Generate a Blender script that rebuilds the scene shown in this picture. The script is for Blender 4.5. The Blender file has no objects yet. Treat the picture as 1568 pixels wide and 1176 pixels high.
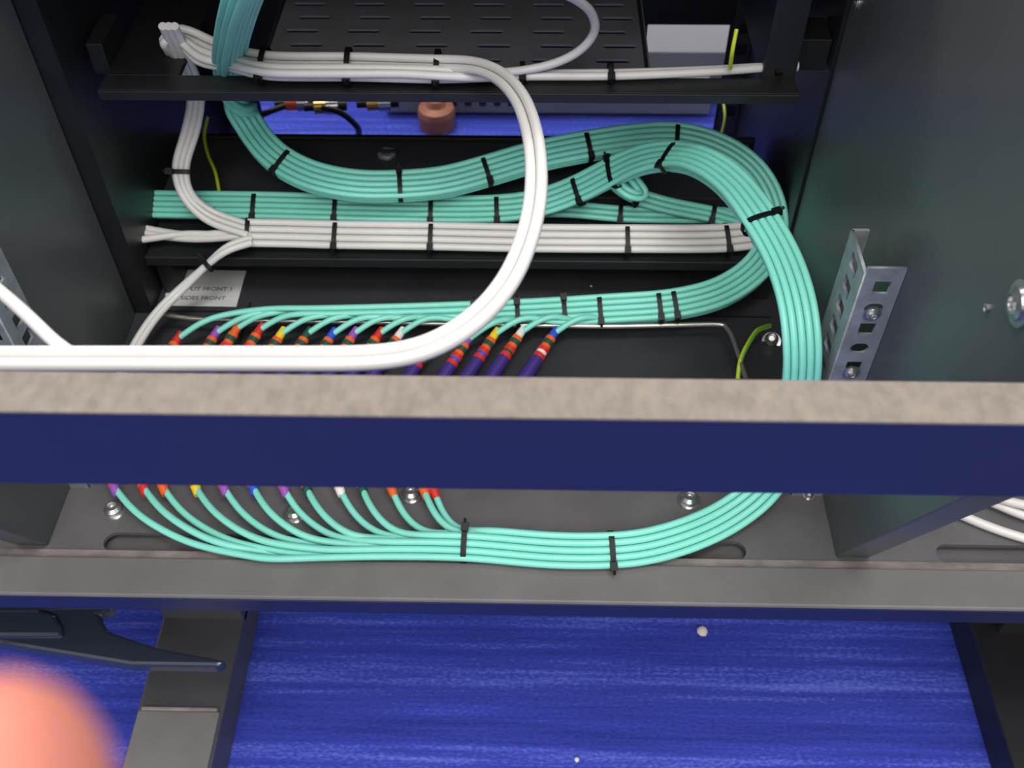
import bpy, math, random
from mathutils import Vector, Matrix
random.seed(4)
Z0=0.24            # height of the bay's base panel above the carpet
CAMH=Z0+0.58
F=1600.0
# ---------------- camera orientation ----------------
xc=Vector((0.9997,0.0115,-0.02)).normalized()
zc=-Vector((0,0.664,0.748)); zc=(zc-xc*zc.dot(xc)).normalized()
yc=zc.cross(xc).normalized()
CAM=Vector((0,0,CAMH))
SC=1600/1568.0
def ray(px,py):
    r=Vector(((px*SC-800)/F,(py*SC-600)/F,1))
    return Vector((xc.dot(r),yc.dot(r),zc.dot(r)))
def H(px,py,h):
    d=ray(px,py); t=(Z0+h-CAM.z)/d.z; return CAM+d*t
def X(px,py,x):
    d=ray(px,py); t=(x-CAM.x)/d.x; return CAM+d*t
def Y(px,py,y):
    d=ray(px,py); t=(y-CAM.y)/d.y; return CAM+d*t
def proj(w):
    w=w-CAM
    c=xc*w.x+yc*w.y+zc*w.z
    return ((c.x/c.z*F+800)/SC,(c.y/c.z*F+600)/SC)

# ---------------- materials ----------------
def mat(name,col,rough=0.5,metal=0.0,var=0.12,scale=60,bump=0.0,bscale=300,coat=0.0,stretch=(1,1,1),spec=0.5):
    m=bpy.data.materials.new(name); m.use_nodes=True
    nt=m.node_tree; b=nt.nodes['Principled BSDF']
    tc=nt.nodes.new('ShaderNodeTexCoord'); mp=nt.nodes.new('ShaderNodeMapping')
    mp.inputs['Scale'].default_value=stretch
    nt.links.new(tc.outputs['Object'],mp.inputs['Vector'])
    n=nt.nodes.new('ShaderNodeTexNoise'); n.inputs['Scale'].default_value=scale; n.inputs['Detail'].default_value=5
    nt.links.new(mp.outputs[0],n.inputs['Vector'])
    r=nt.nodes.new('ShaderNodeValToRGB')
    r.color_ramp.elements[0].position=0.3; r.color_ramp.elements[1].position=0.7
    r.color_ramp.elements[0].color=tuple(c*(1-var) for c in col)+(1,)
    r.color_ramp.elements[1].color=tuple(min(1,c*(1+var)) for c in col)+(1,)
    nt.links.new(n.outputs['Fac'],r.inputs[0]); nt.links.new(r.outputs[0],b.inputs['Base Color'])
    b.inputs['Roughness'].default_value=rough; b.inputs['Metallic'].default_value=metal
    b.inputs['Coat Weight'].default_value=coat
    b.inputs['Specular IOR Level'].default_value=spec
    if bump>0:
        n2=nt.nodes.new('ShaderNodeTexNoise'); n2.inputs['Scale'].default_value=bscale; n2.inputs['Detail'].default_value=3
        nt.links.new(mp.outputs[0],n2.inputs['Vector'])
        bp=nt.nodes.new('ShaderNodeBump'); bp.inputs['Strength'].default_value=bump; bp.inputs['Distance'].default_value=0.001
        nt.links.new(n2.outputs['Fac'],bp.inputs['Height']); nt.links.new(bp.outputs[0],b.inputs['Normal'])
    return m
def s(r,g,b):
    f=lambda c:((c/255)/12.92 if c/255<=0.04045 else ((c/255+0.055)/1.055)**2.4)
    return (f(r),f(g),f(b))
M={}
M['aqua']=mat('aqua_pvc',s(126,212,194),0.36,var=0.05,scale=20)
M['white']=mat('white_pvc',s(206,203,200),0.4,var=0.03,scale=30)
M['tie']=mat('black_nylon',s(10,10,11),0.5,var=0.1,spec=0.3)
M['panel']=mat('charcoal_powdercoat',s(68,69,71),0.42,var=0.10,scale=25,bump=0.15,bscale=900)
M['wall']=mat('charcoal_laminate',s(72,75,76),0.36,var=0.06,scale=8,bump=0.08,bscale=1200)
M['base']=mat('grey_powdercoat',s(90,88,90),0.5,var=0.12,scale=30,bump=0.2,bscale=900)
M['dust']=mat('dusty_edge',s(118,109,104),0.8,var=0.35,scale=120,bump=0.3,bscale=600,stretch=(0.4,1,1))
M['rail']=mat('rail_grey',s(106,103,103),0.5,var=0.08,scale=30,bump=0.15,bscale=900)
M['taupe']=mat('taupe_edge_band',s(118,109,100),0.75,var=0.16,scale=200,bump=0.5,bscale=900,stretch=(1,0.6,1))
M['navy']=mat('laminate_blue_reflection',s(30,35,68),0.3,var=0.08,scale=5)  # dark laminate; the carpet's blue reflection is put into its base colour
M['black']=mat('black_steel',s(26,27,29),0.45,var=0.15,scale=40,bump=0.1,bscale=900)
M['dark']=mat('dark_steel',s(52,53,56),0.45,var=0.12,scale=30,bump=0.12,bscale=900)
M['shelf']=mat('shelf_steel',s(84,84,87),0.45,var=0.12,scale=30,bump=0.12,bscale=900)
M['zinc']=mat('galvanised_steel',s(148,153,156),0.45,metal=0.4,var=0.18,scale=90,bump=0.2,bscale=400)
M['chrome']=mat('zinc_screw',s(190,190,188),0.25,metal=0.9,var=0.1)
M['rod']=mat('steel_rod',s(190,184,176),0.3,metal=0.85,var=0.1)
M['label']=mat('paper_label',s(205,205,203),0.6,var=0.04)
M['ink']=mat('ink',s(60,60,62),0.6,var=0.05)
M['orange']=mat('orange_ring',s(225,95,35),0.45,var=0.06)
M['red']=mat('red_ring',s(205,45,40),0.45,var=0.06)
M['green']=mat('dark_green_ring',s(30,75,62),0.45,var=0.06)
M['purple']=mat('purple_boot',s(62,42,120),0.45,var=0.08)
M['violet']=mat('violet_ring',s(150,80,175),0.45,var=0.05)
M['yellow']=mat('yellow_ring',s(235,200,35),0.45,var=0.05)
M['blue']=mat('blue_ring',s(45,80,200),0.45,var=0.05)
M['wring']=mat('white_ring',s(225,222,215),0.45,var=0.03)
M['earth']=mat('earth_wire_yellow',s(200,215,40),0.4,var=0.1)
M['egreen']=mat('earth_wire_green',s(90,160,40),0.4,var=0.1)
M['copper']=mat('copper',s(140,88,66),0.55,metal=0.3,var=0.15)
M['brass']=mat('brass',s(190,150,80),0.3,metal=0.9,var=0.15)
M['greybox']=mat('light_grey_enclosure',s(112,113,118),0.5,var=0.04,scale=10)
M['gloss']=mat('gloss_black_plastic',s(42,48,60),0.15,var=0.05,coat=0.5)
M['skin']=mat('skin',s(200,122,104),0.5,var=0.06,scale=80)
M['skin'].node_tree.nodes['Principled BSDF'].inputs['Subsurface Weight'].default_value=0.15
M['skin'].node_tree.nodes['Principled BSDF'].inputs['Subsurface Scale'].default_value=0.004
M['plaster']=mat('painted_plaster',s(200,200,200),0.8,var=0.03,scale=4)
M['crumb']=mat('crumb',s(215,205,190),0.8,var=0.1)

def carpet_mat():
    m=bpy.data.materials.new('blue_ribbed_carpet'); m.use_nodes=True
    nt=m.node_tree; b=nt.nodes['Principled BSDF']; L=nt.links
    tc=nt.nodes.new('ShaderNodeTexCoord')
    def noise(sc,st,det=4):
        mp=nt.nodes.new('ShaderNodeMapping'); mp.inputs['Scale'].default_value=st
        L.new(tc.outputs['Object'],mp.inputs['Vector'])
        n=nt.nodes.new('ShaderNodeTexNoise'); n.inputs['Scale'].default_value=sc; n.inputs['Detail'].default_value=det
        L.new(mp.outputs[0],n.inputs['Vector']); return n
    def mix(a,c,f):
        mx=nt.nodes.new('ShaderNodeMix'); mx.data_type='FLOAT'; mx.inputs[0].default_value=f
        L.new(a,mx.inputs[2]); L.new(c,mx.inputs[3]); return mx.outputs[0]
    fine=noise(480,(0.5,1,1),5)
    rib=noise(150,(0.04,1,1),2)
    band=noise(24,(0.006,1,1),2)
    v=mix(fine.outputs['Fac'],rib.outputs['Fac'],0.5); v=mix(v,band.outputs['Fac'],0.38)
    r=nt.nodes.new('ShaderNodeValToRGB'); e=r.color_ramp.elements
    e[0].position=0.38; e[0].color=s(44,52,136)+(1,)
    e[1].position=0.68; e[1].color=s(108,122,220)+(1,)
    x=r.color_ramp.elements.new(0.53); x.color=s(58,70,170)+(1,)
    L.new(v,r.inputs[0]); L.new(r.outputs[0],b.inputs['Base Color'])
    b.inputs['Roughness'].default_value=0.95; b.inputs['Specular IOR Level'].default_value=0.1
    bp=nt.nodes.new('ShaderNodeBump'); bp.inputs['Strength'].default_value=0.5; bp.inputs['Distance'].default_value=0.003
    L.new(v,bp.inputs['Height']); L.new(bp.outputs[0],b.inputs['Normal'])
    return m
M['carpet']=carpet_mat()

# ---------------- helpers ----------------
COL=bpy.context.scene.collection
def empty(name):
    o=bpy.data.objects.new(name,None); o.empty_display_size=0.02; COL.objects.link(o); return o
class MB:
    def __init__(s_): s_.v=[];s_.f=[];s_.m=[];s_.mats=[];s_.sm=[]
    def mi(s_,m):
        if m not in s_.mats: s_.mats.append(m)
        return s_.mats.index(m)
    def add(s_,vs,fs,m,smooth=False):
        o=len(s_.v); s_.v+= [tuple(v) for v in vs]; k=s_.mi(m)
        for f in fs: s_.f.append([o+i for i in f]); s_.m.append(k); s_.sm.append(smooth)
    def box(s_,x0,x1,y0,y1,z0,z1,m,rot=None):
        c=Vector(((x0+x1)/2,(y0+y1)/2,(z0+z1)/2))
        vs=[Vector((x,y,z)) for x in (x0,x1) for y in (y0,y1) for z in (z0,z1)]
        if rot is not None: vs=[c+rot@(v-c) for v in vs]
        s_.add(vs,[(0,1,3,2),(4,6,7,5),(0,4,5,1),(2,3,7,6),(0,2,6,4),(1,5,7,3)],m)
    def prism(s_,poly,vec,m,capm=None):
        n=len(poly); vec=Vector(vec)
        vs=[Vector(p) for p in poly]+[Vector(p)+vec for p in poly]
        s_.add(vs,[list(range(n)),list(range(2*n-1,n-1,-1))]+[(i,n+i,n+(i+1)%n,(i+1)%n) for i in range(n)],m)
    def lathe(s_,p0,d,prof,mats,n=14):
        p0=Vector(p0); d=Vector(d).normalized()
        a=d.orthogonal().normalized(); b=d.cross(a)
        ring=[]
        for (t,r) in prof:
            ring.append([p0+d*t+(a*math.cos(2*math.pi*i/n)+b*math.sin(2*math.pi*i/n))*r for i in range(n)])
        for k in range(len(prof)-1):
            vs=ring[k]+ring[k+1]
            mm=mats[k] if isinstance(mats,list) else mats
            s_.add(vs,[(i,(i+1)%n,n+(i+1)%n,n+i) for i in range(n)],mm,True)
        mm=mats if not isinstance(mats,list) else mats[0]
        s_.add(ring[0],[list(range(n-1,-1,-1))],mm)
        mm=mats if not isinstance(mats,list) else mats[-1]
        s_.add(ring[-1],[list(range(n))],mm)
    def build(s_,name,parent=None,bevel=0):
        me=bpy.data.meshes.new(name); me.from_pydata(s_.v,[],s_.f)
        for m in s_.mats: me.materials.append(m)
        for i,p in enumerate(me.polygons): p.material_index=s_.m[i]; p.use_smooth=s_.sm[i]
        me.update()
        o=bpy.data.objects.new(name,me); COL.objects.link(o)
        if parent: o.parent=parent
        if bevel:
            b=o.modifiers.new('bevel','BEVEL'); b.width=bevel; b.segments=2; b.limit_method='ANGLE'
        return o
def screw(mb,p,d,r=0.006,hgt=0.004,m=None):
    m=m or M['chrome']
    mb.lathe(p,d,[(0,r*1.35),(0.001,r*1.35),(0.0011,r),(hgt*0.7,r*0.95),(hgt,r*0.6),(hgt-0.0003,r*0.45),(hgt-0.002,r*0.4)],m,18)
def plate(name,outline,holes,thick,mw,material,parent=None):
    """flat sheet (local XY) with real cut-outs, placed by matrix mw"""
    cu=bpy.data.curves.new(name,'CURVE'); cu.dimensions='2D'; cu.fill_mode='BOTH'; cu.extrude=thick/2
    for poly in [outline]+holes:
        sp=cu.splines.new('POLY'); sp.points.add(len(poly)-1)
        for i,p in enumerate(poly): sp.points[i].co=(p[0],p[1],0,1)
        sp.use_cyclic_u=True
    tmp=bpy.data.objects.new(name+'_t',cu); COL.objects.link(tmp)
    bpy.context.view_layer.update()
    me=bpy.data.meshes.new_from_object(tmp.evaluated_get(bpy.context.evaluated_depsgraph_get()))
    bpy.data.objects.remove(tmp); bpy.data.curves.remove(cu)
    me.materials.clear(); me.materials.append(material); me.transform(mw)
    o=bpy.data.objects.new(name,me); COL.objects.link(o)
    if parent: o.parent=parent
    return o
def rect(x0,x1,y0,y1): return [(x0,y0),(x1,y0),(x1,y1),(x0,y1)]
def slot(x0,x1,y0,y1,n=8):
    r=(y1-y0)/2; c=(y0+y1)/2; out=[]
    for i in range(n+1):
        a=-math.pi/2+math.pi*i/n; out.append((x1-r+r*math.cos(a),c+r*math.sin(a)))
    for i in range(n+1):
        a=math.pi/2+math.pi*i/n; out.append((x0+r+r*math.cos(a),c+r*math.sin(a)))
    return out
def catmull(P,step=0.004):
    out=[]; n=len(P)
    for i in range(n-1):
        p0=P[i-1] if i>0 else P[0]*2-P[1]; p1=P[i]; p2=P[i+1]; p3=P[i+2] if i+2<n else P[-1]*2-P[-2]
        t0=0; t1=t0+max((p1-p0).length,1e-6)**.5; t2=t1+max((p2-p1).length,1e-6)**.5; t3=t2+max((p3-p2).length,1e-6)**.5
        k=max(2,int((p2-p1).length/step))
        for j in range(k):
            t=t1+(t2-t1)*j/k
            A1=p0*((t1-t)/(t1-t0))+p1*((t-t0)/(t1-t0)); A2=p1*((t2-t)/(t2-t1))+p2*((t-t1)/(t2-t1)); A3=p2*((t3-t)/(t3-t2))+p3*((t-t2)/(t3-t2))
            B1=A1*((t2-t)/(t2-t0))+A2*((t-t0)/(t2-t0)); B2=A2*((t3-t)/(t3-t1))+A3*((t-t1)/(t3-t1))
            out.append(B1*((t2-t)/(t2-t1))+B2*((t-t1)/(t2-t1)))
    out.append(P[-1].copy()); return out
def tubes(name,paths,r,material,parent=None):
    cu=bpy.data.curves.new(name,'CURVE'); cu.dimensions='3D'; cu.bevel_depth=r; cu.bevel_resolution=3; cu.use_fill_caps=True
    for P in paths:
        sp=cu.splines.new('POLY'); sp.points.add(len(P)-1)
        for i,p in enumerate(P): sp.points[i].co=(p.x,p.y,p.z,1)
        sp.use_smooth=True
    cu.materials.append(material)
    o=bpy.data.objects.new(name,cu); COL.objects.link(o)
    if parent: o.parent=parent
    return o
N0=Vector((0,-0.5,0.87)).normalized()
def frames(path):
    fr=[]
    for i in range(len(path)):
        T=(path[min(i+1,len(path)-1)]-path[max(i-1,0)]).normalized()
        S=T.cross(N0); S.normalize(); N=S.cross(T).normalized()
        fr.append((T,S,N))
    return fr
def offsets(rows,r):
    out=[]; tot=(len(rows)-1)*1.74*r
    for k,n in enumerate(rows):
        for j in range(n): out.append(((j-(n-1)/2)*2.02*r,tot/2-k*1.74*r))
    return out
def ctl(L): return [H(a,b,h) for a,b,h in L]
def off(path,fr,o):
    return [p+f[1]*o[0]+f[2]*o[1] for p,f in zip(path,fr)]
def smooth(P,it=3):
    for _ in range(it):
        P=[P[0]]+[(P[i-1]+P[i]*2+P[i+1])/4 for i in range(1,len(P)-1)]+[P[-1]]
    return P
def tie(mb,path,fr,px,py,a,b,w=0.0036,head=True,hs=1):
    best=min(range(len(path)),key=lambda i:(proj(path[i])[0]-px)**2+(proj(path[i])[1]-py)**2)
    p=path[best]; T,S,N=fr[best]; n=28; th=0.0011
    rings=[]
    ex=0.75
    for (dt,e) in ((-w/2,0),(-w/2,th),(w/2,th),(w/2,0)):
        R=[]
        for i in range(n):
            c=math.cos(2*math.pi*i/n); sn=math.sin(2*math.pi*i/n)
            cx=math.copysign(abs(c)**ex,c); sx=math.copysign(abs(sn)**ex,sn)
            R.append(p+T*dt+S*(cx*(a+e))+N*(sx*(b+e)))
        rings.append(R)
    for k in range(4):
        A=rings[k];B=rings[(k+1)%4]
        mb.add(A+B,[(i,(i+1)%n,n+(i+1)%n,n+i) for i in range(n)],M['tie'],False)
    if head:
        c=p+S*(a*0.9*hs)+N*(b*0.9)
        rot=Matrix((T,S,N)).transposed()
        mb.box(c.x-.0024,c.x+.0024,c.y-.0028,c.y+.0028,c.z-.0018,c.z+.0022,M['tie'],rot)
        d=(S*hs+N*0.5).normalized()
        mb.lathe(c,d,[(0,.0011),(.0055,.0010)],M['tie'],6)

# ---------------- room ----------------
mb=MB(); mb.box(-3,3,-2.5,3.2,-0.02,0,M['carpet']); mb.build('floor')
mb=MB(); mb.box(-3,3,3.2,3.3,0,2.7,M['plaster']); mb.build('wall_back')

# ---------------- desk bay ----------------
XL=-0.3215; XR=0.2005; TH=0.022
desk=empty('equipment_desk_frame')
def wallpoly(x,yb): return [(x,.366,Z0+.0),(x,.250,Z0+.254),(x,.256,Z0+.258),(x,.256,Z0+.37),(x,yb,Z0+.37),(x,yb,Z0)]
mb=MB(); mb.prism(wallpoly(XR,.62),(TH,0,0),M['wall']); mb.build('side_panel_right',desk,.001)
mb=MB(); mb.prism(wallpoly(XL-TH,.585),(TH,0,0),M['wall']); mb.build('side_panel_left',desk,.001)
mb=MB()
mb.box(XR-.0002,XR+TH+.0002,.256,.62,Z0+.370,Z0+.3712,M['taupe'])
mb.box(XL-TH-.0002,XL+.0002,.256,.585,Z0+.370,Z0+.3712,M['taupe'])
mb.build('panel_edge_band',desk)
zt=Y(784,641,.235).z; zb=Y(784,751,.235).z; yr=.2535
mb=MB(); mb.box(-1.1,1.1,.235,yr,zb,zt,M['navy']); mb.build('crossbar_core',desk,.0008)
mb=MB(); mb.box(-1.1,1.1,.2345,yr+.0005,zt,zt+.0015,M['taupe']); mb.build('crossbar_edge_band',desk,.0004)
yF=H(784,866,0).y
s0=H(160,826,0); s1=H(1143,846,0); ys0=H(650,851,0).y; ys1=H(650,822,0).y
s2=H(1434,850,0)
holes=[slot(s0.x,s1.x,ys0,ys1),slot(s2.x,s2.x+.5,ys0,ys1),slot(s0.x-.58,s0.x-.08,ys0,ys1)]
plate('base_panel',rect(-1.1,1.1,yF,.49),holes,.003,Matrix.Translation((0,0,Z0-.0015)),M['base'],desk)
mb=MB(); mb.box(-1.1,1.1,.49,.72,Z0-.003,Z0,M['dark']); mb.build('base_rear_panel',desk)  # base panel behind the crossbar; its shade is put into the darker colour
mb=MB(); mb.box(-1.1,1.1,yF,.60,Z0-.012,Z0-.009,M['base']); mb.build('base_underlay',desk)
yf=H(784,921,.004).y
zlow=Y(784,940,yf).z
mb=MB(); mb.box(-1.1,1.1,yf,yF,zlow,Z0+.004,M['rail']); mb.build('base_front_rail',desk,.0015)
mb=MB(); mb.box(-1.1,1.1,yf-.0008,yF,zlow-.0005,Z0+.0015,M['navy']); mb.build('base_rail_face',desk)
mb=MB(); mb.box(-1.1,1.1,yF-.0002,yF+.0065,Z0-.001,Z0+.0012,M['dust']); mb.build('dust_strip',desk)
mb=MB(); mb.box(-1.1,1.1,.53,.98,Z0+.372,Z0+.395,M['panel']); mb.build('desk_top',desk,.001)
mb=MB()
for px,py in ((175,783),(452,788),(630,758),(1055,767),(1238,760)):
    screw(mb,H(px,py,0),(0,0,1),.0062 if px<1200 else .003,.006)
for px,py in ((1181,523),(172,520)):
    screw(mb,H(px,py,0),(-.2,-.5,1),.0055,.010)
screw(mb,X(1563,465,XR),(-1,0,0),.0075,.004)
screw(mb,X(1512,472,XR),(-1,0,0),.0015,.001)
screw(mb,X(1314,4,XR),(-1,0,0),.003,.002)
mb.build('panel_bolts',desk)
# floor feet
hf_=-.195
a=H(250,940,hf_); b=H(374,940,hf_); yk=H(270,1090,hf_).y
mb=MB()
mb.box(a.x,b.x,.0,.70,0.0,Z0+hf_-.001,M['panel'])
mb.box(a.x,b.x,.42,.48,Z0+hf_-.01,Z0-.02,M['panel'])
mb.build('floor_foot_left',desk,.002)
mb=MB()
mb.box(a.x+.002,b.x-.002,.02,yk,Z0+hf_-.001,Z0+hf_+.002,M['rail'])
mb.box(a.x+.004,b.x-.004,yk,yk+.003,Z0+hf_-.001,Z0+hf_+.003,M['dust'])
mb.build('foot_cover',desk,.001)
a=H(1515,1050,-.20)
mb=MB(); mb.box(a.x,1.0,-.1,.70,0,Z0-.20,M['black']); mb.box(a.x+.02,a.x+.08,.42,.48,.02,Z0-.02,M['black']); mb.build('floor_plinth_right',desk,.002)

# ---------------- rack ----------------
def rackrail(xw,sgn,zt_,y0,w=.021,dep=.036,m=None,zbm=Z0):
    m=m or M['zinc']; hgt=zt_-zbm
    par=empty('rack_mounting_rail')
    pitch=.0222; hf=[];hg=[]
    k=0; z=hgt-.014
    while z>.01:
        hf.append(slot(w*.25,w*.75,z-.004,z+.004) if k%2 else rect(w*.3,w*.72,z-.0045,z+.0045))
        hg.append(rect(dep*.3,dep*.66,z-.0048,z+.0048)); z-=pitch*.72; k+=1
    mw=Matrix.Translation((xw-(sgn*w if sgn>0 else 0),y0,zbm))@Matrix.Rotation(math.pi/2,4,'X')
    plate('front_face',rect(0,w,0,hgt),hf,.0018,mw,m,par)
    xg=xw-sgn*w
    mw=Matrix.Translation((xg,y0,zbm))@Matrix(((0,0,1,0),(1,0,0,0),(0,1,0,0),(0,0,0,1)))
    plate('side_flange',rect(0,dep,0,hgt-.004),hg,.0018,mw,m,par)
    mb=MB(); mb.box(min(xg,xg+sgn*w*.45),max(xg,xg+sgn*w*.45),y0+dep-.001,y0+dep+.001,zbm,zt_-.004,m)
    mb.build('rear_return',par)
    mb=MB()
    screw(mb,(xw-sgn*w*.5,y0-.001,zt_-.033),(0,-1,0),.0038,.003)
    screw(mb,(xw-sgn*w*.5,y0-.001,zt_-.082),(0,-1,0),.0038,.003)
    mb.build('rail_screws',par)
rackrail(XR-.0002,1,Z0+.209,.416)
rackrail(XL+.0002,-1,Z0+.197,.414,w=.013,dep=.03)
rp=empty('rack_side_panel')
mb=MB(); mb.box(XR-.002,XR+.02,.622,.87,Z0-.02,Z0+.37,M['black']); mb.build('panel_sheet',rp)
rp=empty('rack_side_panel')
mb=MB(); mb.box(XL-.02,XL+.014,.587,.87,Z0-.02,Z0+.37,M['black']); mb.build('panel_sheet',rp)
rack=empty('rack_back_panel')
yR=.875
zc_=Y(784,151,yR).z; wx0=Y(987,90,yR).x; wx1=Y(1110,90,yR).x; wz1=Y(1050,38,yR).z
mb=MB()
mb.box(XL,wx0,yR,yR+.003,zc_,Z0+.37,M['black'])
mb.box(wx0,wx1,yR,yR+.003,wz1,Z0+.37,M['black'])
mb.box(wx1,XR,yR,yR+.003,zc_-.07,Z0+.37,M['black'])
lx_=Y(400,170,yR).x
mb.box(XL,lx_,yR,yR+.003,Z0-.20,zc_,M['black'])
mb.box(wx1-.01,XR,yR,yR+.003,Z0-.20,zc_-.07,M['black'])
mb.build('rear_panel',rack)
xr=Y(1122,150,.872).x; xl=Y(338,230,.872).x
for nm,xx,yy in (('rear_post_right',xr,.872),('rear_post_left',xl,.872)):
    hs=[rect(.006,.016,.02+k*.022,.031+k*.022) for k in range(17)]
    mw=Matrix.Translation((xx-.011,yy,Z0-.02))@Matrix.Rotation(math.pi/2,4,'X')
    plate(nm,rect(0,.024,0,.38),hs,.002,mw,M['dark'],rack)
tray=empty('cable_tray')
mb=MB()
mb.box(XL+.015,XR-.007,.603,.668,Z0+.042,Z0+.045,M['black'])
mb.box(XL+.015,XR-.007,.602,.605,Z0+.038,Z0+.0465,M['black'])
mb.box(XL+.018,XL+.030,.61,.665,Z0+0.0,Z0+.042,M['black'])
mb.box(XR-.022,XR-.010,.61,.665,Z0+0.0,Z0+.042,M['black'])
mb.build('tray_sheet',tray,.0006)
ru=empty('rear_rack_unit')
yub=H(784,212,.058).y
a=Y(205,205,yub).x; b=Y(1150,205,yub).x
mb=MB(); mb.box(a,b,.672,yub,Z0+.0,Z0+.054,M['dark']); mb.box(a-.005,b+.005,yub,yub+.005,Z0+.0,Z0+.058,M['black'])
mb.build('unit_case',ru,.0008)
c=H(592,237,.054)
mb=MB(); mb.lathe(c,(0,0,1),[(0,.0085),(.002,.0085),(.003,.0075),(.0031,.005),(.001,.004)],M['zinc'],6)
mb.box(c.x-.009,c.x+.009,c.y-.002,c.y+.002,c.z+.003,c.z+.0045,M['dark']); mb.build('hex_vent_plug',ru)
lab=empty('paper_label')
mb=MB()
cs=[H(px,py,.0006) for px,py in ((262,413),(377,415),(362,470),(250,468))]
mb.prism(cs,(0,0,.0003),M['label']); mb.build('label_sheet',lab)
def text(body,px,py,h,size,par,m):
    cu=bpy.data.curves.new('label_text','FONT'); cu.body=body; cu.size=size; cu.extrude=.0001; cu.align_x='CENTER'
    o=bpy.data.objects.new('label_text',cu); COL.objects.link(o); o.location=H(px,py,h); cu.materials.append(m); o.parent=par
text('SPLIT FRONT 1',318,445,.001,.0062,lab,M['ink']); text('SIDES FRONT',310,459,.001,.0062,lab,M['ink'])
mb=MB()
p=H(392,430,.0)
mb.box(p.x,p.x+.0012,.51,.60,Z0,Z0+.0012,M['black'])
mb.box(XL+.01,XR-.01,.5885,.5895,Z0,Z0+.0012,M['black'])
mb.build('panel_seams',desk)
shelf=empty('vented_rack_shelf')
zs=Z0+.2
xv0=Y(405,60,.65).x; xv1=H(990,60,.2).x
x_l=H(150,140,.2).x; x_r=H(1225,150,.2).x
holes=[]
for r_ in range(6):
    yy=.632+r_*.0190
    for c_ in range(6):
        x0=xv0+.010+c_*.044+(0.006 if r_%2 else 0)
        holes.append(slot(x0,x0+.024,yy,yy+.0050))
plate('vented_sheet',rect(xv0,xv1,.613,.80),holes,.0016,Matrix.Translation((0,0,zs)),M['shelf'],shelf)
mb=MB()
ysf=H(784,143,.2).y
mb.box(x_l,x_r,ysf,.6135,zs-.003,zs+.001,M['black'])
mb.box(x_l,x_r,ysf-.002,ysf,zs-.006,zs+.001,M['black'])
for xx in (xv0+.0,xv1-.004): mb.box(xx,xx+.003,.613,.80,zs-.010,zs+.001,M['black'])
mb.box(x_l,x_l+.05,.6135,.80,zs-.003,zs+.001,M['black'])
mb.box(x_r-.022,x_r,.6135,.80,zs-.003,zs+.06,M['black'])
mb.box(x_l-.01,x_l+.001,.62,.66,zs-.003,zs+.02,M['black']); mb.box(x_r-.001,XR-.003,.63,.66,zs-.003,zs+.02,M['black'])
mb.build('shelf_frame',shelf,.0005)
rod=[H(215,532,.012),H(243,481,.018),H(300,489,.018),H(600,494,.018),H(930,500,.018),H(1108,496,.018),H(1120,512,.018),H(1143,580,.012)]
P=[]
for i in range(len(rod)-1):
    for k in range(12): P.append(rod[i].lerp(rod[i+1],k/12))
P.append(rod[-1])
lr=empty('lacing_bar')
tubes('lacing_rod',[smooth(P,3)],.0019,M['rod'],lr)
gw=[]
for L in ([(318,180,.07),(313,205,.066),(318,235,.066),(330,265,.066),(336,295,.064)],
          [(1107,150,.02),(1110,180,.02),(1103,212,.02)],
          [(1128,45,.24),(1122,75,.23),(1118,105,.21)]):
    gw.append(catmull(ctl(L)))
ew=empty('earth_wire')
tubes('rear_wires',gw,.0014,M['earth'],ew)
ew=empty('earth_wire')
E=ctl([(1178,499,.02),(1160,506,.025),(1146,526,.022),(1134,552,.015),(1130,580,.006)])
tubes('wire',[catmull(E)],.0019,M['earth'],ew)
tubes('stripe',[catmull([p+Vector((.0006,0,.0008)) for p in E])],.0014,M['egreen'],ew)
pl=empty('audio_plug_leads')
mb=MB()
for px,py,mm in ((455,158,'orange'),(500,163,'brass'),(580,158,'brass')):
    p=H(px,py,.0)
    mb.lathe(p,(1,.1,0),[(-.022,.004),(-.012,.004),(-.0119,.007),(0,.007),(.0001,.0085),(.012,.0085),(.0121,.005),(.02,.005)],[M['tie'],M['tie'],M[mm],M[mm],M['chrome'],M['brass'],M['tie']],14)
mb.build('audio_plugs',pl)
tubes('plug_lead',[catmull(ctl([(470,160,.0),(520,172,.0),(545,192,-.02),(548,215,-.07)])),catmull(ctl([(395,178,.0),(420,168,.0),(450,158,.0)]))],.0032,M['tie'],pl)
p0=H(592,176,-.24); p1=H(1085,178,-.24)
mb=MB(); hb=.07
yb_=p0.y
mb.box(p0.x,p1.x+.06,yb_+.05,yb_+.75,0.012,hb,M['greybox'])
mb.box(p0.x,p1.x,yb_,yb_+.06,0.004,hb-.03,M['greybox'])
mb.box(p0.x+.01,p1.x-.01,yb_+.01,yb_+.74,0,.014,M['black'])
for k in range(8): mb.box(p0.x+.05+k*.02,p0.x+.06+k*.02,yb_-.001,yb_+.002,.015,.03,M['black'])
mb.build('computer_enclosure',None,.003)
c=H(672,172,-.24)
mb=MB(); mb.lathe((c.x,c.y-.030,0.0),(0,0,1),[(0,.024),(.020,.026),(.028,.024),(.032,.014),(.040,.010)],M['copper'],20); mb.build('copper_bell_fitting')

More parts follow.
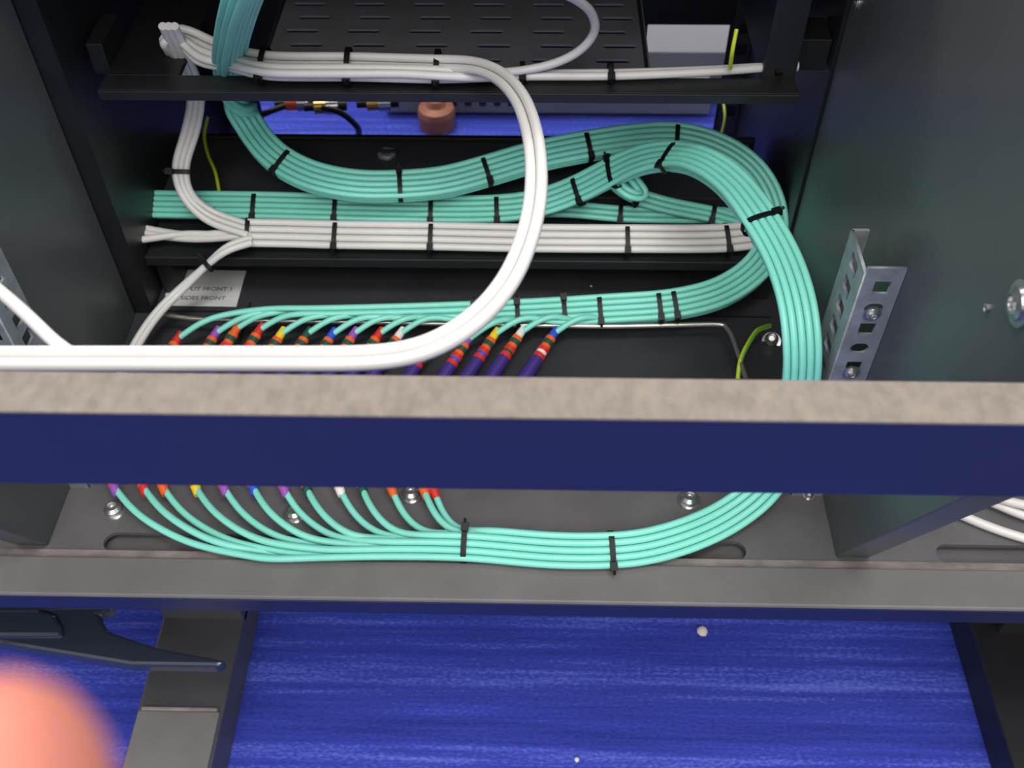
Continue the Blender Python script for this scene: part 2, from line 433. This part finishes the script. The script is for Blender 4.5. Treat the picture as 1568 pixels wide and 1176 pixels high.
# ---------------- cables ----------------
RA=.00235
A=empty('aqua_cable_loom')
cA=[(395,-60,.36),(375,-10,.32),(360,40,.27),(352,90,.21),(360,140,.15),(378,185,.115),(415,235,.10),(470,268,.092),(540,284,.088),(612,285,.086),(680,279,.086),(745,262,.09),(820,240,.095),(900,224,.098),(970,214,.10),(1035,211,.10),(1100,228,.095),(1150,262,.085),(1178,310,.07),(1183,360,.055),(1163,405,.045),(1110,445,.034),(1040,465,.027),(918,475,.022),(800,482,.021),(650,488,.021),(500,492,.021),(400,494,.021),(330,505,.019)]
pA=smooth(catmull(ctl(cA)),6); fA=frames(pA)
rowsA=[5,5,5]; oA=offsets(rowsA,RA); wA=max(abs(o[0]) for o in oA)+RA; hA=max(abs(o[1]) for o in oA)+RA
conn=[(848,511),(797,510),(757,513),(716,521),(662,523),(612,512),(580,512),(541,512),(508,513),(470,512),(430,512),(397,506),(362,504),(330,511),(272,519)]
order=sorted(oA,key=lambda o:(round(o[0],5),o[1]))
paths=[]; tipsA=[]
for i,(cx,cy) in enumerate(conn):
    o=order[i]
    P=off(pA,fA,o)
    lx=H(cx+85,480,.02).x
    start=max(range(len(pA)),key=lambda k:pA[k].x)
    cut=next((k for k in range(start,len(P)) if P[k].x<lx),len(P)-1)
    Q=P[:cut]
    tail=[Q[-1],H(cx+48,(cy-511)*.5+483,.028),H(cx+18,cy-14,.023),H(cx,cy,.019)]
    tl=catmull(tail)
    full=Q[:-1]+tl
    k0=len(Q)-8
    full=full[:k0]+smooth(full[k0:],8)
    paths.append(full); tipsA.append((H(cx,cy,.019),cx,cy))
tubes('cables',paths,RA,M['aqua'],A)
mb=MB()
for px,py,h_ in ((435,242,1),(612,285,-1),(745,262,1),(900,224,1),(1032,211,1),(1008,470,-1),(1037,467,-1),(918,476,-1),(862,478,1),(790,480,1),(725,485,1)):
    tie(mb,pA,fA,px,py,wA*(1 if px>850 or py<300 else .85),hA,hs=h_)
mb.build('zip_ties',A)

B=empty('aqua_cable_loom')
cB=[(150,312,.056),(230,315,.056),(390,317,.056),(515,320,.056),(660,323,.056),(760,322,.058),(820,315,.062),(885,292,.075),(940,264,.095),(985,246,.115),(1030,241,.13),(1075,252,.145),(1118,282,.155),(1160,335,.16),(1195,395,.157),(1217,460,.15),(1226,530,.135),(1222,600,.105),(1203,680,.06),(1166,750,.024),(1110,793,.013),(1045,822,.011),(985,838,.0105),(935,843,.0105),(850,843,.0105),(712,832,.0105),(600,830,.0105),(480,832,.0105),(380,835,.0105),(250,830,.0105)]
pB=smooth(catmull(ctl(cB)),6); fB=frames(pB)
oB=offsets([5,4,4],RA); wB=max(abs(o[0]) for o in oB)+RA; hB=max(abs(o[1]) for o in oB)+RA
connL=[(665,752),(650,752),(600,749),(555,749),(520,748),(470,749),(435,749),(388,747),(343,747),(300,747),(250,747),(220,747),(175,746)]
order=sorted(oB,key=lambda o:(-round(o[0],5),-o[1]))
paths=[]; start=max(range(len(pB)),key=lambda k:pB[k].x)
tipsB=[]
for i,(cx,cy) in enumerate(connL):
    P=off(pB,fB,order[i]); f=i/12
    ld=70+165*f
    lx=H(cx+ld,830,.01).x
    cut=next((k for k in range(start,len(P)) if P[k].x<lx),len(P)-1)
    Q=P[:cut]
    hh=.008+.004*(i%2)
    tail=[Q[-1],H(cx+ld*.48,812+18*f,hh),H(cx+ld*.14,781+4*f,hh+.002),H(cx,cy,.012)]
    full=Q[:-1]+catmull(tail)
    k0=len(Q)-8
    full=full[:k0]+smooth(full[k0:],8)
    paths.append(full); tipsB.append((H(cx,cy,.012),cx,cy))
tubes('cables',paths,RA,M['aqua'],B)
mb=MB()
for px,py,h_ in ((228,315,1),(388,317,1),(515,320,1),(660,323,1),(758,322,1),(886,292,1),(943,264,-1),(1030,241,1),(1168,342,-1),(935,843,-1),(712,832,1)):
    tie(mb,pB,fB,px,py,wB,hB,hs=h_)
mb.build('zip_ties',B)
C=empty('aqua_cable_loom')
c1=[(700,326,.052),(800,322,.052),(870,322,.052),(950,329,.052),(1040,331,.052),(1120,333,.052),(1150,350,.048)]
p1=smooth(catmull(ctl(c1)),4); f1=frames(p1)
c2=[(930,262,.085),(945,285,.075),(975,302,.066),(1030,318,.06),(1090,330,.056),(1140,345,.05)]
p2=smooth(catmull(ctl(c2)),4); f2=frames(p2)
c3=[(938,268,.09),(958,296,.085),(990,300,.08),(968,272,.092),(958,255,.10),(985,240,.11)]
o1=offsets([3,2],RA)
p3=smooth(catmull(ctl(c3)),4); f3=frames(p3)
tubes('cables',[off(p1,f1,o) for o in o1]+[off(p2,f2,o) for o in o1]+[off(p3,f3,o) for o in offsets([2],RA)],RA,M['aqua'],C)
mb=MB()
for px,py in ((950,329),): tie(mb,p1,f1,px,py,.0075,.005)
for px,py in ((975,300),(1090,330)): tie(mb,p2,f2,px,py,.0075,.005)
mb.build('zip_ties',C)

cols=['blue','wring','yellow','violet','red','wring','red','violet','blue','green','yellow','red','orange','violet','red']
cn=MB()
for i,(p,cx,cy) in enumerate(tipsA):
    e=H(cx-44 if i<7 else cx-40,cy+66,.012)
    d=e-p; L=d.length; r=.0041
    prof=[(-.006,.0027),(-.001,.0031),(0,.0033),(.004,.0033),(.0041,r),(.007,r),(.0071,r*1.08),(.0105,r*1.08),(.0106,r*.95),(.0135,r*.95),(.0136,r*1.12),(.0165,r*1.12),(.0166,r),(.019,r),(.0191,r*1.15),(.0225,r*1.2)]
    prof=[(t*1.15 if t>0 else t,q) for t,q in prof]+[(max(L,.027)+.001,r*1.35),(max(L,.027)+.006,r*1.35)]
    ms=[M[cols[i]],M[cols[i]],M[cols[i]],M['orange'],M['orange'],M['green'],M['green'],M['green'],M['orange'],M['orange'],M['red'],M['orange'],M['wring' if i%5==0 else ('green' if i%3==1 else 'blue')],M['red'],M['red'],M['purple'],M['purple'],M['purple']]
    cn.lathe(p,d,prof,ms[:len(prof)-1],14)
colsL=['red','orange','orange','green','wring','green','violet','blue','violet','yellow','orange','red','violet']
for i,(p,cx,cy) in enumerate(tipsB):
    e=H(cx-16,cy-50,.016)
    d=e-p; L=d.length; r=.0036
    prof=[(-.006,.0027),(-.003,.0031),(0,.0033),(.001,.0033),(.0011,r),(.006,r),(.0061,r*1.1),(.012,r*1.1),(.0121,r*1.25),(L,r*1.35)]
    ms=[M[colsL[i]]]*4+[M['orange'],M['red'],M['green'],M['purple'],M['purple']]
    cn.lathe(p,d,prof,ms,14)
conn_e=empty('multicore_connector_set'); cn.build('connectors',conn_e)
mb=MB()
xa=H(165,700,.0).x; xb=H(830,660,0).x
mb.box(xa,xb,.455,.478,Z0,Z0+.028,M['black'])
for k in range(14):
    xx=xa+.012+k*(xb-xa-.024)/13
    mb.lathe((xx,.455,Z0+.015),(0,-1,0),[(0,.007),(.006,.007),(.0061,.005),(.002,.0045)],M['chrome'],14)
    mb.lathe((xx,.478,Z0+.015),(0,1,0),[(0,.007),(.006,.007),(.0061,.005),(.002,.0045)],M['chrome'],14)
mb.build('connector_panel',conn_e,.0006)

RW=.0029
W=empty('white_cable_loom')
cw=[(380,358,.058),(440,359,.056),(515,361,.056),(660,363,.056),(800,366,.056),(960,367,.056),(1110,366,.056),(1146,362,.056)]
pw=smooth(catmull(ctl(cw)),3); fw=frames(pw); ow=offsets([4,3],RW)
sp=[off(pw,fw,o) for o in ow]
for L in ([(140,328,.056),(200,345,.056),(290,360,.056),(345,356,.06),(385,352,.062)],
          [(146,336,.056),(205,354,.055),(290,366,.055),(345,364,.058),(385,360,.06)],
          [(136,366,.055),(205,368,.055),(290,358,.058),(385,366,.058)]):
    sp.append(smooth(catmull(ctl(L)),4))
for dx in (-9,0,9):
    L=[(258+dx,40,.235),(285+dx,100,.19),(300+dx*.9,150,.15),(291+dx,205,.12),(276+dx*.9,255,.10),(283+dx*.8,295,.085),(315+dx*.3,328-dx*.8,.07),(380,352-dx*.9,.062)]
    sp.append(smooth(catmull(ctl(L)),5))
for dx in (-3,4):
    L=[(385,368+dx,.06),(350,378+dx,.06),(318,405,.05),(278+dx,442,.035),(240+dx,480,.028),(204+dx,535,.02),(180+dx,590,.012)]
    sp.append(smooth(catmull(ctl(L)),5))
sp.append(smooth(catmull(ctl([(135,360,.055),(140,385,.052),(155,398,.047)])),2))
tubes('cables',sp,RW,M['white'],W)
mb=MB()
for px,py,h_ in ((373,358,1),(516,361,1),(662,363,1),(800,366,1),(958,367,1),(1110,366,1)):
    tie(mb,pw,fw,px,py,max(abs(o[0]) for o in ow)+RW,max(abs(o[1]) for o in ow)+RW,hs=h_)
pz=smooth(catmull(ctl([(300,150,.15),(291,205,.12),(276,255,.10),(283,295,.085),(315,328,.07)])),3)
tie(mb,pz,frames(pz),277,262,.0085,.0036)
pz=smooth(catmull(ctl([(140,350,.056),(205,357,.056),(290,362,.056)])),3)
tie(mb,pz,frames(pz),208,357,.009,.0036)
pz=smooth(catmull(ctl([(350,378,.06),(318,405,.05),(278,442,.035)])),3)
tie(mb,pz,frames(pz),318,405,.0055,.0036)
mb.build('zip_ties',W)

W2=empty('white_cable_loom')
top=[]
base=[(330,93),(405,102),(470,104),(535,104),(670,107)]
ctr=smooth(catmull([H(a,b,.209) for a,b in base]),3); 
rows=[(-14,.207),(-4.5,.207),(4.5,.207),(14,.207),(-9,.213),(0,.214),(9,.213)]
lefts=[[(252,50),(300,62)],[(249,55),(298,70)],[(247,60),(300,82)],[(250,66),(305,96)],[(251,50),(300,64)],[(248,57),(302,76)],[(249,63),(304,88)]]
for k,(dy,h) in enumerate(rows):
    l=[(300+k*2,150,.14),(278+k*2,105,.18),(262,74+k,.205),(lefts[k][0][0],lefts[k][0][1],h+.008),(268,lefts[k][0][1]-6,h+.006),(lefts[k][1][0],lefts[k][1][1],h)]+[(345,88+dy*1.0,h),(405,102+dy,h),(470,104+dy,h),(535,104+dy,h)]
    if k in (4,0): continue
    if k in (5,):
        l+=[(670,107+dy,h),(740,112,h),(800,108,.21),(850,97,.215),(888,78,.225),(911,50,.24),(906,20,.26),(880,-2,.28),(845,-18,.30),(800,-40,.32)]
    elif k in (2,3):
        l+=[(670,107+dy,h),(800,110+dy*.5,.205),(935,110+dy*.45,.205),(1080,106+dy*.3,.205),(1188,101+dy*.1,.205)]
    else:
        l+=[(620,104+dy,h),(670,107+dy,h),(740,114+dy*.5,h),(800,113,.2045),(900,113,.2045)]
    top.append(smooth(catmull(ctl(l)),3))
arc=[(300,140,.145),(280,95,.185),(255,58,.218),(268,44,.222),(300,58,.214),(345,78,.213),(405,91,.213),(470,93,.213),(535,93,.213),(600,95,.213),(670,97,.215),(720,99,.222),(762,114,.235),(794,147,.25),(813,195,.262),(821,250,.27),(819,310,.275),(805,370,.278),(778,430,.28),(735,482,.281),(682,520,.281),(625,541,.281),(560,548,.281),(450,549,.281),(300,549,.281),(150,549,.281),(0,549,.281),(-130,549,.281),(-210,540,.281)]
pa=smooth(catmull(ctl(arc)),6); fa=frames(pa)
top.append(off(pa,fa,(-RW*.95,0.0008)))
top.append(off(pa,fa,(RW*.95,-.0012)))
top.append(smooth(catmull(ctl([(-130,345,.285),(-60,400,.285),(0,446,.285),(40,481,.285),(72,512,.283),(100,540,.279),(140,556,.276),(200,560,.2745),(300,558,.2745),(420,556,.2745),(520,552,.2755),(620,546,.2755)])),4))
tubes('cables',top,RW,M['white'],W2)
mb=MB()
for px,py in ((405,102),(533,104),(668,107)): tie(mb,ctr,frames(ctr),px,py,.0125,.0085)
pz=smooth(catmull(ctl([(670,112,.206),(800,111,.206),(935,111,.206),(1080,106,.206),(1188,101,.206)])),2)
for px,py in ((803,111),(936,111),(1188,101)): tie(mb,pz,frames(pz),px,py,.0062,.0042)
mb.build('zip_ties',W2)
mb=MB(); p=H(1190,101,.205); mb.lathe(p,(1,0,0),[(0,.0045),(.008,.0045),(.0081,.0035),(.014,.0035)],M['wring'],12); mb.build('cable_end',W2)
W3=empty('white_cable_loom')
tubes('cables',[catmull(ctl([(1400,755,.004),(1475,790,.004),(1530,812,.004),(1640,845,.004)])),catmull(ctl([(1460,748,.004),(1520,770,.006),(1570,790,.006),(1660,815,.004)])),catmull(ctl([(1470,744,.008),(1535,765,.012),(1580,776,.012),(1670,800,.008)]))],RW*1.1,M['white'],W3)

# glossy plastic arm hanging under the desk, lower left
g=empty('glossy_black_monitor_arm')
hg=-.10
poly=[(-150,925),(168,925),(176,931),(150,940),(165,965),(240,990),(345,1010),(335,1020),(200,1018),(90,1000),(0,985),(-150,985)]
mb=MB(); mb.prism([H(a,b,hg) for a,b in poly],(0,0,-.012),M['gloss']); mb.build('arm_shell',g,.003)
mb=MB(); mb.prism([H(a,b,hg+.004) for a,b in [(-150,932),(60,932),(84,940),(94,958),(96,974),(-150,974)]],(0,0,-.006),M['gloss']); mb.build('arm_pad',g,.003)
tubes('arm_trim',[catmull(ctl([(-150,927,hg+.002),(60,927,hg+.002),(168,926,hg+.002)])),],.0012,M['rod'],g)
pp=H(-110,955,hg); mb=MB(); mb.box(pp.x-.02,pp.x+.02,pp.y-.005,pp.y+.012,Z0+hg-.004,Z0-.014,M['black']); mb.box(pp.x-.03,pp.x+.03,pp.y-.005,yf+.03,Z0-.026,Z0-.016,M['black']); mb.build('hanger_bracket',g)

mb=MB()
for px,py,r in ((1075,966,.005),(883,1163,.0022),(905,438,.001)):
    p=H(px,py,-.237) if py>900 else H(px,py,.0005)
    mb.lathe(p-Vector((0,0,r*.6)),(.2,.1,1),[(0,r*.4),(r*.3,r),(r*.9,r*.8),(r*1.3,r*.3)],M['crumb'],7)
mb.build('carpet_crumbs')

# ---------------- photographer's hand (fingertip over the lens corner) ----------------
hand=empty('hand')
def chain(name,pts,rad,mt):
    me=bpy.data.meshes.new(name); me.from_pydata([tuple(p) for p in pts],[(i,i+1) for i in range(len(pts)-1)],[])
    o=bpy.data.objects.new(name,me); COL.objects.link(o); o.parent=hand
    sk=o.modifiers.new('skin','SKIN'); sk.use_smooth_shade=True
    for i,r in enumerate(rad): me.skin_vertices[0].data[i].radius=(r,r)
    me.skin_vertices[0].data[0].use_root=True
    sb=o.modifiers.new('sub','SUBSURF'); sb.levels=2; sb.render_levels=2
    me.materials.append(mt); return o
Rt=Vector((xc[0],yc[0],zc[0])); Dn=Vector((xc[1],yc[1],zc[1])); Fw=Vector((xc[2],yc[2],zc[2]))
def cs_(x,y,z): return CAM+Rt*x+Dn*y+Fw*z
chain('palm',[cs_(-.130,.15,-.06),cs_(-.115,.085,-.02),cs_(-.105,.07,.005),cs_(-.09,.06,.03)],[.024,.027,.030,.022],M['skin'])
chain('index_finger',[cs_(-.095,.055,.030),cs_(-.070,.042,.058),cs_(-.048,.034,.066),cs_(-.034,.0275,.066),cs_(-.0265,.0250,.0655)],[.011,.010,.0100,.0100,.0082],M['skin'])
chain('middle_finger',[cs_(-.10,.068,.04),cs_(-.080,.062,.075),cs_(-.060,.060,.080),cs_(-.048,.057,.074)],[.010,.0095,.009,.008],M['skin'])
chain('ring_finger',[cs_(-.11,.082,.035),cs_(-.088,.080,.068),cs_(-.068,.078,.074),cs_(-.056,.075,.068)],[.0098,.009,.0085,.0075],M['skin'])
chain('little_finger',[cs_(-.12,.096,.025),cs_(-.10,.097,.052),cs_(-.082,.095,.058),cs_(-.072,.092,.054)],[.0088,.008,.0075,.0065],M['skin'])
chain('thumb',[cs_(-.105,.05,-.01),cs_(-.085,.02,-.02),cs_(-.068,.0,-.022),cs_(-.055,-.012,-.02)],[.014,.012,.0105,.009],M['skin'])

# ---------------- lights ----------------
def area(name,loc,tgt,size,sy,e,col):
    l=bpy.data.lights.new(name,'AREA'); l.shape='RECTANGLE'; l.size=size; l.size_y=sy; l.energy=e; l.color=col
    o=bpy.data.objects.new(name,l); COL.objects.link(o); o.location=loc
    o.rotation_euler=(Vector(tgt)-Vector(loc)).to_track_quat('-Z','Y').to_euler(); return o
area('ceiling_light',(.3,-.25,2.6),(0,.5,.3),1.2,.4,30,(1,.98,.95))
area('front_fill_light',(-.1,-1.5,2.6),(0,.6,.3),1.8,1.0,34,(1,.98,.96))  # added fill from behind the camera, brightens the bay and front carpet
area('ceiling_light_rear',(-.4,1.9,2.6),(0,1.3,.0),1.2,.6,44,(1,.98,.96))
w=bpy.data.worlds.new('world'); bpy.context.scene.world=w; w.use_nodes=True
w.node_tree.nodes['Background'].inputs[0].default_value=(1,.99,.98,1); w.node_tree.nodes['Background'].inputs[1].default_value=1.05

# ---------------- camera ----------------
cd=bpy.data.cameras.new('camera'); co=bpy.data.objects.new('camera',cd); COL.objects.link(co)
cd.sensor_width=36; cd.lens=36*F/1600; cd.clip_start=.005
m=Matrix((Rt,-Dn,-Fw)).transposed().to_4x4(); m.translation=CAM; co.matrix_world=m
cd.dof.use_dof=True; cd.dof.focus_distance=.62; cd.dof.aperture_fstop=12
bpy.context.scene.camera=co
bpy.context.scene.view_settings.view_transform='Standard'
